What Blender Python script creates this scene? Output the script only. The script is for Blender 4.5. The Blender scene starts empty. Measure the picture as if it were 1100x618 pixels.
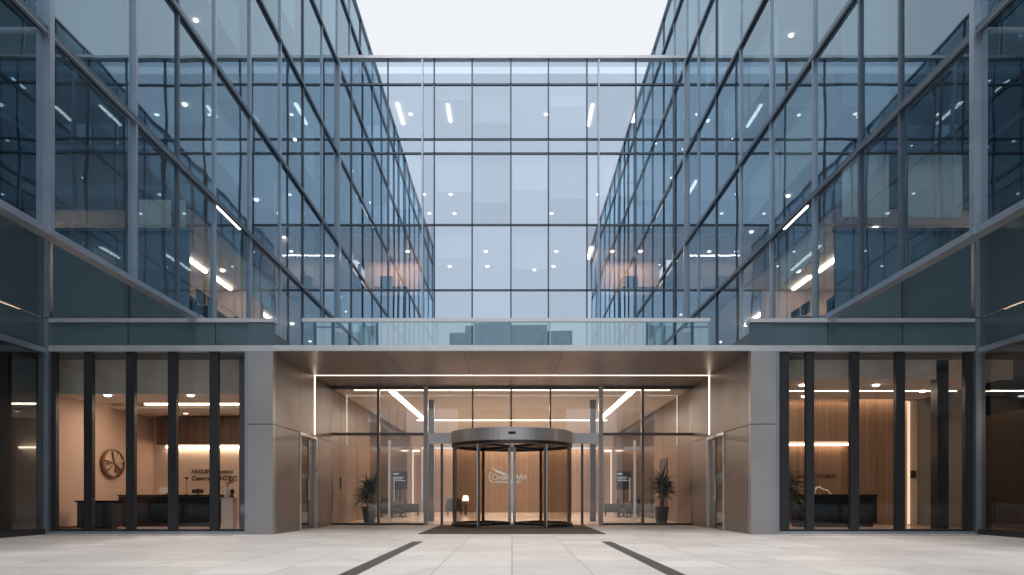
import bpy, bmesh, math, random
from mathutils import Vector, Matrix
random.seed(7)
R = math.radians
sc = bpy.context.scene
col = sc.collection

# ------------------------------------------------------------------ materials
MATS = {}
def new_mat(name):
    m = bpy.data.materials.new(name); m.use_nodes = True
    nt = m.node_tree; nt.nodes.clear()
    out = nt.nodes.new('ShaderNodeOutputMaterial')
    MATS[name] = m
    return m, nt, out
def N(nt, t, **kw):
    n = nt.nodes.new(t)
    for k, v in kw.items(): setattr(n, k, v)
    return n
def math_node(nt, op, a, b=None, clamp=False):
    n = N(nt, 'ShaderNodeMath', operation=op); n.use_clamp = clamp
    for i, v in enumerate((a, b)):
        if v is None: continue
        if isinstance(v, (int, float)): n.inputs[i].default_value = v
        else: nt.links.new(v, n.inputs[i])
    return n.outputs[0]

def surface(name, color, rough=.6, metal=0., var=.12, scale=1.5, bump=.0, bscale=40, stretch=(1,1,1), spec=.5, detail=4, obj_var=0.0):
    m, nt, out = new_mat(name)
    p = N(nt, 'ShaderNodeBsdfPrincipled')
    p.inputs['Metallic'].default_value = metal
    p.inputs['Specular IOR Level'].default_value = spec
    geo = N(nt, 'ShaderNodeNewGeometry')
    mp = N(nt, 'ShaderNodeMapping'); mp.inputs['Scale'].default_value = stretch
    nt.links.new(geo.outputs['Position'], mp.inputs['Vector'])
    nz = N(nt, 'ShaderNodeTexNoise'); nz.inputs['Scale'].default_value = scale; nz.inputs['Detail'].default_value = detail
    nt.links.new(mp.outputs[0], nz.inputs['Vector'])
    oi = N(nt, 'ShaderNodeObjectInfo')
    k = math_node(nt, 'MULTIPLY', math_node(nt, 'SUBTRACT', nz.outputs['Fac'], .5), var*2.4)
    k2 = math_node(nt, 'MULTIPLY', math_node(nt, 'SUBTRACT', oi.outputs['Random'], .5), obj_var*2)
    f = math_node(nt, 'ADD', math_node(nt, 'ADD', k, k2), 1.0)
    mx = N(nt, 'ShaderNodeVectorMath', operation='SCALE'); mx.inputs[0].default_value = color[:3]
    nt.links.new(f, mx.inputs['Scale'])
    nt.links.new(mx.outputs[0], p.inputs['Base Color'])
    rr = math_node(nt, 'ADD', math_node(nt, 'MULTIPLY', math_node(nt, 'SUBTRACT', nz.outputs['Fac'], .5), .25), rough, True)
    nt.links.new(rr, p.inputs['Roughness'])
    if bump:
        b = N(nt, 'ShaderNodeBump'); b.inputs['Strength'].default_value = 1; b.inputs['Distance'].default_value = bump
        n2 = N(nt, 'ShaderNodeTexNoise'); n2.inputs['Scale'].default_value = bscale
        nt.links.new(mp.outputs[0], n2.inputs['Vector'])
        nt.links.new(n2.outputs['Fac'], b.inputs['Height'])
        nt.links.new(b.outputs[0], p.inputs['Normal'])
    nt.links.new(p.outputs[0], out.inputs[0])
    return m

def glass(name, r0, refl, trans, wave=.0022, wscale=.55, power=5.0, rough=0.0, pv=.2):
    """coated sheet glass: schlick mix of a tinted mirror and a tinted see-through layer"""
    m, nt, out = new_mat(name)
    geo = N(nt, 'ShaderNodeNewGeometry'); oi = N(nt, 'ShaderNodeObjectInfo')
    off = math_node(nt, 'MULTIPLY', oi.outputs['Random'], 37.0)
    vm = N(nt, 'ShaderNodeVectorMath', operation='ADD')
    nt.links.new(geo.outputs['Position'], vm.inputs[0]); nt.links.new(off, vm.inputs[1])
    nz = N(nt, 'ShaderNodeTexNoise'); nz.inputs['Scale'].default_value = wscale; nz.inputs['Detail'].default_value = 1.0
    nt.links.new(vm.outputs[0], nz.inputs['Vector'])
    b = N(nt, 'ShaderNodeBump'); b.inputs['Strength'].default_value = 1; b.inputs['Distance'].default_value = wave
    nt.links.new(nz.outputs['Fac'], b.inputs['Height'])
    lw = N(nt, 'ShaderNodeLayerWeight'); lw.inputs['Blend'].default_value = .5
    sch = math_node(nt, 'POWER', lw.outputs['Facing'], power)
    f = math_node(nt, 'ADD', math_node(nt, 'MULTIPLY', sch, 1-r0), r0, True)
    g = N(nt, 'ShaderNodeBsdfGlossy'); g.inputs['Roughness'].default_value = rough
    v = math_node(nt, 'ADD', math_node(nt, 'MULTIPLY', oi.outputs['Random'], pv), 1-pv*.55)
    sv = N(nt, 'ShaderNodeVectorMath', operation='SCALE'); sv.inputs[0].default_value = refl
    nt.links.new(v, sv.inputs['Scale']); nt.links.new(sv.outputs[0], g.inputs['Color'])
    nt.links.new(b.outputs[0], g.inputs['Normal'])
    t = N(nt, 'ShaderNodeBsdfTransparent'); t.inputs['Color'].default_value = (*trans, 1)
    mx = N(nt, 'ShaderNodeMixShader')
    nt.links.new(f, mx.inputs[0]); nt.links.new(t.outputs[0], mx.inputs[1]); nt.links.new(g.outputs[0], mx.inputs[2])
    nt.links.new(mx.outputs[0], out.inputs[0])
    return m

def emit(name, color, s):
    m, nt, out = new_mat(name)
    e = N(nt, 'ShaderNodeEmission'); e.inputs[0].default_value = (*color, 1); e.inputs[1].default_value = s
    nt.links.new(e.outputs[0], out.inputs[0]); return m

def wood(name, c1, c2, rough=.45, slat=.12, groove=.0):
    m, nt, out = new_mat(name)
    p = N(nt, 'ShaderNodeBsdfPrincipled'); p.inputs['Roughness'].default_value = rough
    geo = N(nt, 'ShaderNodeNewGeometry')
    mp = N(nt, 'ShaderNodeMapping'); mp.inputs['Scale'].default_value = (9, 9, .35)
    nt.links.new(geo.outputs['Position'], mp.inputs['Vector'])
    nz = N(nt, 'ShaderNodeTexNoise'); nz.inputs['Scale'].default_value = 1.6; nz.inputs['Detail'].default_value = 6; nz.inputs['Distortion'].default_value = .6
    nt.links.new(mp.outputs[0], nz.inputs['Vector'])
    # boards: step value per board from x+y
    sx = N(nt, 'ShaderNodeSeparateXYZ'); nt.links.new(geo.outputs['Position'], sx.inputs[0])
    s = math_node(nt, 'ADD', sx.outputs[0], sx.outputs[1])
    fl = math_node(nt, 'FLOOR', math_node(nt, 'DIVIDE', s, slat))
    wn = N(nt, 'ShaderNodeTexWhiteNoise', noise_dimensions='1D'); nt.links.new(fl, wn.inputs['W'])
    fr = math_node(nt, 'FRACT', math_node(nt, 'DIVIDE', s, slat))
    gap = math_node(nt, 'LESS_THAN', fr, .1)
    f = math_node(nt, 'ADD', math_node(nt, 'MULTIPLY', nz.outputs['Fac'], .75), math_node(nt, 'MULTIPLY', wn.outputs['Value'], .38))
    f = math_node(nt, 'SUBTRACT', f, .1, True)
    mix = N(nt, 'ShaderNodeMix', data_type='RGBA'); mix.inputs[6].default_value = (*c1, 1); mix.inputs[7].default_value = (*c2, 1)
    nt.links.new(f, mix.inputs[0])
    dk = N(nt, 'ShaderNodeVectorMath', operation='SCALE'); nt.links.new(mix.outputs[2], dk.inputs[0])
    nt.links.new(math_node(nt, 'SUBTRACT', 1.0, math_node(nt, 'MULTIPLY', gap, groove)), dk.inputs['Scale'])
    nt.links.new(dk.outputs[0], p.inputs['Base Color']); nt.links.new(p.outputs[0], out.inputs[0])
    return m

def paving():
    m, nt, out = new_mat('pale granite paving')
    p = N(nt, 'ShaderNodeBsdfPrincipled')
    geo = N(nt, 'ShaderNodeNewGeometry')
    mp = N(nt, 'ShaderNodeMapping'); mp.inputs['Location'].default_value = (50.0, 50.1, 0)
    nt.links.new(geo.outputs['Position'], mp.inputs['Vector'])
    br = N(nt, 'ShaderNodeTexBrick'); br.offset = 0.0; br.squash = 1.0
    br.inputs['Scale'].default_value = 1.0; br.inputs['Brick Width'].default_value = 1.0; br.inputs['Row Height'].default_value = .9
    br.inputs['Mortar Size'].default_value = .006; br.inputs['Mortar Smooth'].default_value = .3; br.inputs['Bias'].default_value = 0
    br.inputs['Color1'].default_value = (.60,.56,.535, 1); br.inputs['Color2'].default_value = (.495,.46,.44, 1); br.inputs['Mortar'].default_value = (.20,.185,.175, 1)
    nt.links.new(mp.outputs[0], br.inputs['Vector'])
    n1 = N(nt, 'ShaderNodeTexNoise'); n1.inputs['Scale'].default_value = .45; n1.inputs['Detail'].default_value = 6
    n2 = N(nt, 'ShaderNodeTexNoise'); n2.inputs['Scale'].default_value = 34; n2.inputs['Detail'].default_value = 3
    n3 = N(nt, 'ShaderNodeTexNoise'); n3.inputs['Scale'].default_value = 3.2; n3.inputs['Detail'].default_value = 7
    for n in (n1, n2, n3): nt.links.new(geo.outputs['Position'], n.inputs['Vector'])
    a = math_node(nt, 'MULTIPLY', math_node(nt, 'SUBTRACT', n1.outputs['Fac'], .5), .35)
    b = math_node(nt, 'MULTIPLY', math_node(nt, 'SUBTRACT', n2.outputs['Fac'], .5), .28)
    c = math_node(nt, 'MULTIPLY', math_node(nt, 'SUBTRACT', n3.outputs['Fac'], .5), .3)
    n4 = N(nt, 'ShaderNodeTexNoise'); n4.inputs['Scale'].default_value = 1.1; n4.inputs['Detail'].default_value = 8; n4.inputs['Distortion'].default_value = 1.2
    nt.links.new(geo.outputs['Position'], n4.inputs['Vector'])
    st = math_node(nt, 'MULTIPLY', math_node(nt, 'SUBTRACT', n4.outputs['Fac'], .56, True), -1.1)
    f = math_node(nt, 'ADD', math_node(nt, 'ADD', math_node(nt, 'ADD', math_node(nt, 'ADD', a, b), c), st), 1.02)
    sv = N(nt, 'ShaderNodeVectorMath', operation='SCALE'); nt.links.new(br.outputs['Color'], sv.inputs[0]); nt.links.new(f, sv.inputs['Scale'])
    nt.links.new(sv.outputs[0], p.inputs['Base Color'])
    nt.links.new(math_node(nt, 'ADD', math_node(nt, 'MULTIPLY', n3.outputs['Fac'], .35), .34), p.inputs['Roughness'])
    bp = N(nt, 'ShaderNodeBump'); bp.inputs['Strength'].default_value = .6; bp.inputs['Distance'].default_value = .004
    nt.links.new(math_node(nt, 'SUBTRACT', 1.0, br.outputs['Fac']), bp.inputs['Height'])
    nt.links.new(bp.outputs[0], p.inputs['Normal'])
    nt.links.new(p.outputs[0], out.inputs[0])
    return m

M_pave = paving()
M_strip = surface('dark granite strip', (.045,.042,.042), .55, var=.3, scale=25)
M_mat = surface('ribbed brown mat', (.075,.055,.05), .9, var=.25, scale=60, bump=.004, bscale=90)
M_alu = surface('brushed aluminium', (.36,.42,.50), .36, .75, var=.08, scale=3, obj_var=.1)
M_alul = surface('pale aluminium trim', (.56,.585,.62), .38, .55, var=.06, scale=3)
M_dark = surface('dark anodised frame', (.085,.115,.15), .35, .4, var=.15, scale=3)
M_fin = surface('graphite fin', (.028,.031,.036), .38, .3, var=.2, scale=2, stretch=(1,1,.3))
M_panel = surface('dark glass spandrel', (.075,.12,.15), .22, .0, var=.12, scale=.6, spec=.7, obj_var=.12)
M_soffp = surface('dark soffit panel', (.085,.14,.175), .42, .0, var=.15, scale=.7, spec=.6, obj_var=.14)
M_clad = surface('grey metal cladding', (.36,.355,.37), .42, .55, var=.09, scale=1.2, bump=.0006, bscale=1.2, obj_var=.05)
M_bronze = surface('bronze metal cladding', (.22,.193,.182), .4, .6, var=.1, scale=.9, bump=.0008, bscale=1.0, obj_var=.05)
M_soffit = surface('bronze soffit sheet', (.21,.185,.175), .36, .6, var=.1, scale=.8, bump=.0006, bscale=1.1, obj_var=.05)
M_steel = surface('satin steel', (.74,.74,.74), .3, .65, var=.08, scale=2, stretch=(1,1,.2))
M_header = surface('bright brushed header', (.70,.68,.67), .34, .55, var=.08, scale=2, stretch=(1,1,.2))
M_steeld = surface('bronze steel frame', (.10,.088,.085), .32, .8, var=.1, scale=3)
M_black = surface('black polished stone', (.006,.007,.009), .14, var=.2, scale=3)
M_charc = surface('charcoal plastic', (.02,.02,.022), .45, var=.2, scale=8)
M_white = surface('white lacquer', (.74,.72,.69), .4, var=.05, scale=6)
M_cream = surface('cream plaster', (.70,.56,.47), .8, var=.06, scale=1.2)
M_peach = surface('warm beige wall', (.66,.50,.41), .75, var=.07, scale=1.0)
M_ceil = surface('white plaster ceiling', (.84,.79,.73), .8, var=.04, scale=1.0)
M_offceil = surface('office ceiling', (.58,.55,.53), .85, var=.1, scale=2)
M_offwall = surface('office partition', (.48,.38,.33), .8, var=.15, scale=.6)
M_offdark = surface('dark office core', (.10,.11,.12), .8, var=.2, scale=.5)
M_offfloor = surface('office carpet', (.34,.31,.29), .9, var=.2, scale=2)
M_slab = surface('slab edge', (.14,.16,.18), .7, var=.1, scale=2)
M_blind = surface('roller blind', (.80,.88,.88), .85, var=.05, scale=2, stretch=(6,6,1), obj_var=.12)
M_lobfloor = surface('lobby stone floor', (.52,.40,.35), .22, var=.12, scale=1.2)
M_hallfloor = surface('hall stone floor', (.66,.55,.48), .2, var=.1, scale=1.1)
M_wood = wood('oak slat wall', (.16,.095,.06), (.33,.215,.145), .45, .11, .55)
M_woodh = wood('pale hall oak', (.26,.175,.125), (.43,.31,.235), .45, .3, .35)
M_woodd = wood('walnut panel', (.10,.055,.035), (.22,.125,.08), .4, .3, .5)
M_woodp = wood('smooth wood panel', (.13,.085,.062), (.20,.135,.10), .3, 2.6, .5)
M_grey = surface('grey wall panel', (.12,.115,.11), .6, var=.15, scale=.7)
M_pot = surface('graphite planter', (.035,.037,.04), .5, var=.2, scale=10)
M_leaf = surface('palm leaf', (.035,.07,.028), .5, var=.6, scale=7)
M_trunk = surface('palm trunk', (.12,.085,.055), .85, var=.4, scale=30)
M_soil = surface('soil', (.03,.022,.018), .95, var=.3, scale=40)
M_bronzeE = surface('antique bronze', (.20,.115,.075), .42, .55, var=.3, scale=12)
M_goldE = surface('pale brass', (.66,.50,.41), .45, .3, var=.15, scale=12)
M_letter = surface('bronze lettering', (.16,.10,.07), .5, .3, var=.1, scale=9)
M_conc = surface('distant concrete', (.13,.15,.17), .8, var=.15, scale=.3)
M_led = emit('warm led strip', (1.0,.80,.62), 6)
M_ledi = emit('interior warm cove', (1.0,.75,.54), 15)
M_ledr = emit('amber cove', (1.0,.70,.46), 13)
M_ledh = emit('hall ceiling light', (1.0,.86,.72), 9)
M_down = emit('downlight', (1.0,.88,.75), 9)
M_lin = emit('office linear light', (1.0,.80,.62), 16)
M_lincool = emit('office linear light neutral', (1.0,.93,.85), 6.5)
M_lett_lit = emit('white lit lettering', (1.0,.92,.85), .75)
M_screen = emit('screen text', (.8,.85,.95), .6)

G_wing = glass('blue wing glass', .30, (.65,.86,1.0), (.50,.60,.64), wave=.0038)
G_office = glass('first floor office glass', .17, (.66,.86,1.0), (.74,.80,.82), wave=.0038)
G_front = glass('clear storey glass', .07, (.62,.86,1.0), (.74,.78,.80))
G_room = glass('clearer courtyard glass', .46, (.77,.91,1.08), (.95,.95,.95), wave=.0014)
G_mid = glass('pale blue courtyard glass', .66, (.78,.92,1.08), (.82,.90,.94), pv=.2, wave=.0014)
G_band = glass('dark storey glass', .11, (.62,.86,1.0), (.40,.50,.54))
M_leds = emit('soft warm edge light', (1.0,.74,.52), 1.3)
G_dark = glass('opaque dark glass', .11, (.62,.86,1.0), (.10,.13,.15))
G_low = glass('clear lobby glass', .075, (.85,.93,1.0), (.80,.80,.78), wave=.001)
G_sidew = glass('smoked side glass', .12, (.7,.85,.95), (.42,.43,.43), wave=.0015)
G_drum = glass('bronze tinted drum glass', .10, (.9,.9,.88), (.66,.62,.58), wave=.0006)
G_upper = glass('upper entrance glass', .15, (.85,.93,1.0), (.84,.83,.81), wave=.0012)
G_door = glass('clear door glass', .07, (.9,.95,1.0), (.86,.85,.83), wave=.0006)
G_rail = glass('balustrade glass', .42, (.72,.88,.93), (.40,.52,.54), wave=.002)

# ------------------------------------------------------------------ builders
class MB:
    def __init__(s): s.v=[]; s.f=[]
    def box(s, x0,x1,y0,y1,z0,z1):
        if x0>x1: x0,x1=x1,x0
        if y0>y1: y0,y1=y1,y0
        if z0>z1: z0,z1=z1,z0
        b=len(s.v)
        s.v += [(x0,y0,z0),(x1,y0,z0),(x1,y1,z0),(x0,y1,z0),(x0,y0,z1),(x1,y0,z1),(x1,y1,z1),(x0,y1,z1)]
        s.f += [tuple(b+i for i in q) for q in ((0,3,2,1),(4,5,6,7),(0,1,5,4),(1,2,6,5),(2,3,7,6),(3,0,4,7))]
        return s
    def quad(s, *pts):
        b=len(s.v); s.v += [tuple(p) for p in pts]; s.f.append(tuple(range(b,b+len(pts)))); return s
    def tube(s, p0, p1, r0, r1=None, n=10):
        r1 = r0 if r1 is None else r1
        p0=Vector(p0); p1=Vector(p1); d=(p1-p0).normalized()
        u=d.orthogonal().normalized(); w=d.cross(u)
        b=len(s.v)
        for p,r in ((p0,r0),(p1,r1)):
            for i in range(n):
                a=2*math.pi*i/n
                s.v.append(tuple(p+u*math.cos(a)*r+w*math.sin(a)*r))
        for i in range(n):
            j=(i+1)%n; s.f.append((b+i,b+j,b+n+j,b+n+i))
        s.f.append(tuple(b+i for i in range(n-1,-1,-1))); s.f.append(tuple(b+n+i for i in range(n)))
        return s
    def lathe(s, prof, c=(0,0,0), n=32):
        b=len(s.v); m=len(prof)
        for i in range(n):
            a=2*math.pi*i/n
            for r,z in prof: s.v.append((c[0]+r*math.cos(a), c[1]+r*math.sin(a), c[2]+z))
        for i in range(n):
            j=(i+1)%n
            for k in range(m-1): s.f.append((b+i*m+k,b+j*m+k,b+j*m+k+1,b+i*m+k+1))
        return s
    def arc(s, c, r0, r1, a0, a1, z0, z1, n=24):
        """curved slab, angle measured from -Y (towards the camera)"""
        b=len(s.v)
        for i in range(n+1):
            a=a0+(a1-a0)*i/n; sx,cy=math.sin(a),-math.cos(a)
            for r in (r0,r1):
                for z in (z0,z1): s.v.append((c[0]+r*sx,c[1]+r*cy,z))
        for i in range(n):
            p=b+i*4; q=p+4
            s.f += [(p,q,q+1,p+1),(p+2,p+3,q+3,q+2),(p,p+2,q+2,q),(p+1,q+1,q+3,p+3)]
        e=b+n*4
        s.f += [(b,b+1,b+3,b+2),(e,e+2,e+3,e+1)]
        return s
    def build(s, name, mat, parent=None, origin=None, smooth=False, bevel=0):
        me=bpy.data.meshes.new(name)
        o0=Vector(origin) if origin is not None else None
        if o0 is None:
            if s.v:
                xs=[v[0] for v in s.v]; ys=[v[1] for v in s.v]; zs=[v[2] for v in s.v]
                o0=Vector(((min(xs)+max(xs))/2,(min(ys)+max(ys))/2,(min(zs)+max(zs))/2))
            else: o0=Vector((0,0,0))
        me.from_pydata([tuple(Vector(v)-o0) for v in s.v],[],s.f)
        bm=bmesh.new(); bm.from_mesh(me); bmesh.ops.recalc_face_normals(bm, faces=bm.faces)
        if bevel:
            bmesh.ops.remove_doubles(bm, verts=bm.verts, dist=1e-5)
            bmesh.ops.bevel(bm, geom=[e for e in bm.edges if e.is_manifold and e.calc_face_angle(0)>.6], offset=bevel, segments=2, affect='EDGES')
        bm.to_mesh(me); bm.free()
        if smooth:
            for p in me.polygons: p.use_smooth=True
        me.materials.append(mat)
        o=bpy.data.objects.new(name, me); col.objects.link(o)
        if parent is not None:
            o.parent=parent
            root=parent; base=Vector((0,0,0))
            while root is not None: base+=root.location; root=root.parent
            o.location=o0-base
        else: o.location=o0
        return o

def tag(o, label=None, cat=None, group=None, kind=None):
    if label: o['label']=label
    if cat: o['category']=cat
    if group: o['group']=group
    if kind: o['kind']=kind
    return o
def thing(name, loc, label, cat, group=None):
    o=bpy.data.objects.new(name,None); col.objects.link(o); o.location=loc; o.empty_display_size=.3
    return tag(o,label,cat,group,'thing')
def box(name, m, parent, *a, **k): return MB().box(*a).build(name, m, parent, **k)
def pane(m, parent, pts, tilt=.0009, name='window_pane'):
    """one sheet of glass, hung a hair out of true like a real one"""
    o=MB().quad(*pts).build(name, m, parent)
    o.rotation_euler=(random.uniform(-tilt,tilt),random.uniform(-tilt,tilt)*.3,random.uniform(-tilt,tilt))
    return o
def text_mesh(body, size, m, name, parent=None, loc=(0,0,0), rot=(R(90),0,0), ext=.015, shear=0, align='LEFT', bold=0, sx=1):
    cu=bpy.data.curves.new(name,'FONT'); cu.body=body; cu.size=size; cu.extrude=ext; cu.shear=shear; cu.align_x=align; cu.offset=bold
    t=bpy.data.objects.new(name,cu); col.objects.link(t)
    bpy.context.view_layer.update()
    me=bpy.data.meshes.new_from_object(t.evaluated_get(bpy.context.evaluated_depsgraph_get()))
    bpy.data.objects.remove(t); bpy.data.curves.remove(cu)
    me.materials.clear(); me.materials.append(m); me.name=name
    if sx!=1: me.transform(Matrix.Diagonal((sx,1,1,1)))
    o=bpy.data.objects.new(name,me); col.objects.link(o); o.rotation_euler=rot
    if parent is not None:
        o.parent=parent; o.location=Vector(loc)-parent.location
    else: o.location=loc
    return o

# ------------------------------------------------------------------ key dimensions (metres)
F=733.0
D=17.4           # front plane of the ground-floor lobbies
DE=23.0          # entrance glazing
DB=31.7          # courtyard back wall
W=8.1            # upper wing facade
W2=11.87         # ground-floor outer wall
WI=6.06          # recess side walls
SOF=4.67         # canopy soffit
ZB=5.5           # underside of the wings
ZT=26.4

# ------------------------------------------------------------------ ground
tag(MB().quad((-150,-150,0),(150,-150,0),(150,DE,0),(-150,DE,0)).build('plaza', M_pave), kind='structure')
tag(MB().quad((-150,DE,-.004),(150,DE,-.004),(150,200,-.004),(-150,200,-.004)).build('ground', M_conc), kind='structure')
for s in (-1,1):
    o=box('paving_strip', M_strip, None, s*1.89, s*2.11, -12, 14.5, .001, .005)
    tag(o, kind='structure')
    o=box('dark_ground_line', M_strip, None, s*6.9, s*11.6, 16.82, 16.90, .001, .005)  # thin dark strip on the ground along each lobby front
    tag(o, kind='structure')
o=box('entrance_mat', M_mat, None, -2.4, 2.4, D+.05, DE-.1, .001, .012)
tag(o,'dark brown ribbed entrance mat lying under and before the revolving door','mat')

# ------------------------------------------------------------------ upper wings
YE={-1:-6.0,1:-6.0}
LEVELS=[ZB,9.05,12.75,16.9,21.1,24.7,ZT]
MUL={-1:[(-6,1),(-2.5,1),(.8,1),(4,1),(6.8,1),(9.4,0),(11.85,2),(14.6,1.4),(16.5,0),(18.55,1),(21.05,1),(23.8,1),(26.4,0),(29.0,1),(31.55,1),(34,1),(36.4,0),(38.8,1),(41.2,1),(43.6,1)],
      1:[(-6,1),(-2.5,1),(.8,1),(4,1),(6.8,1),(9.4,0),(11.85,2),(14.2,0),(15.85,0),(18.25,1.2),(21.3,1),(24.1,1),(27.0,0),(29.6,1),(31.55,1),(34,1),(36.4,0),(38.8,1),(41.2,1),(43.6,1)]}
wings={}
for s in (-1,1):
    side='left' if s<0 else 'right'
    w=thing('office_wing',(s*12,19,ZB), f'tall blue glass office wing lining the {side} side of the courtyard, overhanging the lobby','office wing','glass wings either side of the courtyard')
    wings[s]=w
    ml=MUL[s]
    # mullions
    for y,k in ml:
        if k==2:
            box('corner_column', M_alu, w, s*(W-.12), s*(W+.12), y-.06, y+.06, ZB, ZT+.05)
        elif k>=1:
            p=.045*k+.012
            box('mullion', M_alu, w, s*(W-p), s*(W+.09), y-.03*k, y+.03*k, ZB+.11, ZT-.02)
        else:
            box('mullion', M_dark, w, s*(W-.05), s*(W+.12), y-.04, y+.04, ZB+.11, ZT-.02)
    # transoms and floor slabs
    for i,z in enumerate(LEVELS[1:-1]):
        box('transom', M_dark, w, s*(W-.09), s*(W+.05), -6, 44, z-.045, z+.03)
        box('transom', M_alu, w, s*(W-.10), s*(W-.03), -6, 44, z-.085, z-.065)
        if z<24:
            box('floor_slab', M_slab, w, s*(W+.16), s*19, D+.25, 44, z-.62, z-.02)
            box('ceiling', M_offceil, w, s*(W+.24), s*15.0, D+.3, 44, z-.68, z-.622)
    box('base_beam', M_alu, w, s*(W-.10), s*(W+.12), -6.1, D+.0, ZB-.01, ZB+.11)
    box('base_beam', M_alu, w, s*(W-.14), s*(W+.14), D+.05, 44, ZB-.4, ZB+.11)
    box('parapet_cap', M_alul, w, s*(W-.1), s*(W+.3), -6.1, 44.1, ZT, ZT+.09)
    box('roof', M_slab, w, s*(W+.3), s*19, D+.2, 44, ZT-.5, ZT-.02)
    box('outer_wall', M_offdark, w, s*19, s*19.3, -6, 44, 0, ZT)
    box('end_wall', M_panel, w, s*(W2+.12), s*19, -6.35, -6.05, ZB, ZT)
    box('first_floor_slab', M_slab, w, s*(W+.2), s*19, D+.2, 44, ZB+.02, ZB+.3)
    # core partitions on each storey
    for i in range(5):
        z0=LEVELS[i]+(.3 if i==0 else 0); z1=LEVELS[i+1]-.68
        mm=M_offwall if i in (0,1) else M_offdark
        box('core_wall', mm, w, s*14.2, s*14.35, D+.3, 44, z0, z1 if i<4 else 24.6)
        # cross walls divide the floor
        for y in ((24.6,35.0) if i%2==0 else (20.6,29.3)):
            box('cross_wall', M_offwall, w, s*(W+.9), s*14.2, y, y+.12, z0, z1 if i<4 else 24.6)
    # panes
    for j in range(len(ml)-1):
        y0,y1=ml[j][0]+.03,ml[j+1][0]-.03
        for i in range(6):
            if y0>DB-.4 and i<4: continue
            z0=LEVELS[i]+(.1 if i==0 else .04); z1=LEVELS[i+1]-.06
            pane(G_office if i==0 else G_wing, w, ((s*W,y0,z0),(s*W,y1,z0),(s*W,y1,z1),(s*W,y0,z1)), .0022)
    # roller blinds lowered behind some panes
    bl={-1:[(9,2,.5),(11,3,.5),(12,1,.7),(6,3,.5),(7,4,.6),(8,1,.4),(6,1,.5),(7,1,.62),(8,0,.42),(9,1,.55),(7,2,.3),(10,0,.35),(11,1,.4),(5,2,.5),(8,3,.4),(12,2,.6)],
         1:[(9,1,.6),(10,2,.5),(12,3,.6),(7,2,.5),(8,3,.4),(6,4,.5),(5,4,.5),(6,1,.85),(7,1,.45),(7,0,.35),(8,1,.42),(6,2,.35),(9,0,.3),(5,1,.9),(10,1,.5),(8,2,.55),(11,2,.5),(5,3,.4)]}[s]
    for j,i,fr in bl:
        if ml[j][0]<D: continue
        y0,y1=ml[j][0]+.12,ml[j+1][0]-.12; z1=LEVELS[i+1]-.7; z0=z1-(LEVELS[i+1]-LEVELS[i]-.9)*fr
        box('roller_blind', M_blind, w, s*(W+.26), s*(W+.275), y0, y1, z0, z1)
    # lights on the ceilings
    rnd=random.Random(11+s)
    for i in range(5):
        zc=(LEVELS[i+1] if i<4 else LEVELS[5])-.69
        for k in range((6,4,4,3,3)[i]):
            y=D+1.4+k*3.4+rnd.uniform(-.5,.5); x=W+1.1+rnd.uniform(0,1.2)
            if i==4: zc=24.0
            MB().lathe([(0,0),(.06,0),(.075,.02),(.075,.05)], (s*x,y,zc-.045), 14).build('downlight', M_down, w)
        if i==0:
            for y0,x0,ln in ((20.8,10.0,1.6),(22.85,9.95,1.4),(27,10.0,2.4),(19.0,12.8,2.6)):
                box('linear_light', M_lin, w, s*x0, s*(x0+.1), y0, y0+ln, zc-.06, zc-.004)
        else:
            for y0 in ((26,) if i%2 else (23.5,)):
                box('linear_light', M_lincool, w, s*11.2, s*11.32, y0, y0+2.2, zc-.06, zc-.004)
    # the real front of the wing stands back on the lobby line; the glass screen runs on in front of it
    DL=[ZB,7.75,9.84,14.2,18.6,23.0,ZT]
    xm=9.78 if s<0 else 9.97
    box('corner_post', M_alu, w, s*(W2-.12),s*(W2+.12),D-.12,D+.12,ZB,ZT)
    box('mullion', M_dark, w, s*(xm-.04),s*(xm+.04),D-.08,D+.08,ZB,ZT)
    for z in DL[1:-1]:
        box('transom', M_dark, w, s*(W+.1),s*(W2-.12),D-.06,D+.06,z-.045,z+.045)
        box('transom', M_dark, w, s*(W2-.06),s*(W2+.06),-6,D-.12,z-.045,z+.045)
    for a,b in ((W+.1,xm),(xm,W2-.12)):
        for z0,z1 in zip(DL[:-1],DL[1:]):
            if z0<6:
                box('spandrel_panel', M_panel, w, s*(a+.04),s*(b-.04),D,D+.06,z0+.02,z1-.04); continue
            pane(G_front if z0<9 else G_band, w, ((s*(a+.04),D,z0+.04),(s*(b-.04),D,z0+.04),(s*(b-.04),D,z1-.04),(s*(a+.04),D,z1-.04)),.001)
    ysd=[-6,0,6,10.6,14.0,D-.12]
    for y in ysd[1:-1]: box('mullion', M_dark, w, s*(W2-.06),s*(W2+.06),y-.04,y+.04,ZB,ZT)
    for a,b in zip(ysd[:-1],ysd[1:]):
        for z0,z1 in zip(DL[:-1],DL[1:]):
            if z0<6:
                box('spandrel_panel', M_panel, w, s*W2,s*(W2+.06),a+.04,b-.04,z0+.02,z1-.04); continue
            pane(G_dark, w, ((s*W2,a+.04,z0+.04),(s*W2,b-.04,z0+.04),(s*W2,b-.04,z1-.04),(s*W2,a+.04,z1-.04)),.001)
    # struts holding the screen off the wall
    for y in (-5.9,2.4,11.85):
        for z in LEVELS[1:-1]:
            MB().tube((s*(W+.1),y,z),(s*W2,y,z),.05,.05,10).build('strut', M_alu, w)
    for x0,x1,z0,z1 in (((8.5,9.7,8.15,9.75),(10.1,11.6,8.15,9.75),(8.5,9.7,11.0,14.1)) if s>0 else ((8.4,9.6,7.7,8.6),(10.0,11.5,12.2,14.1))):
        box('roller_blind', M_blind, w, s*x0,s*x1,D+.16,D+.175,z0,z1)

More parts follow.
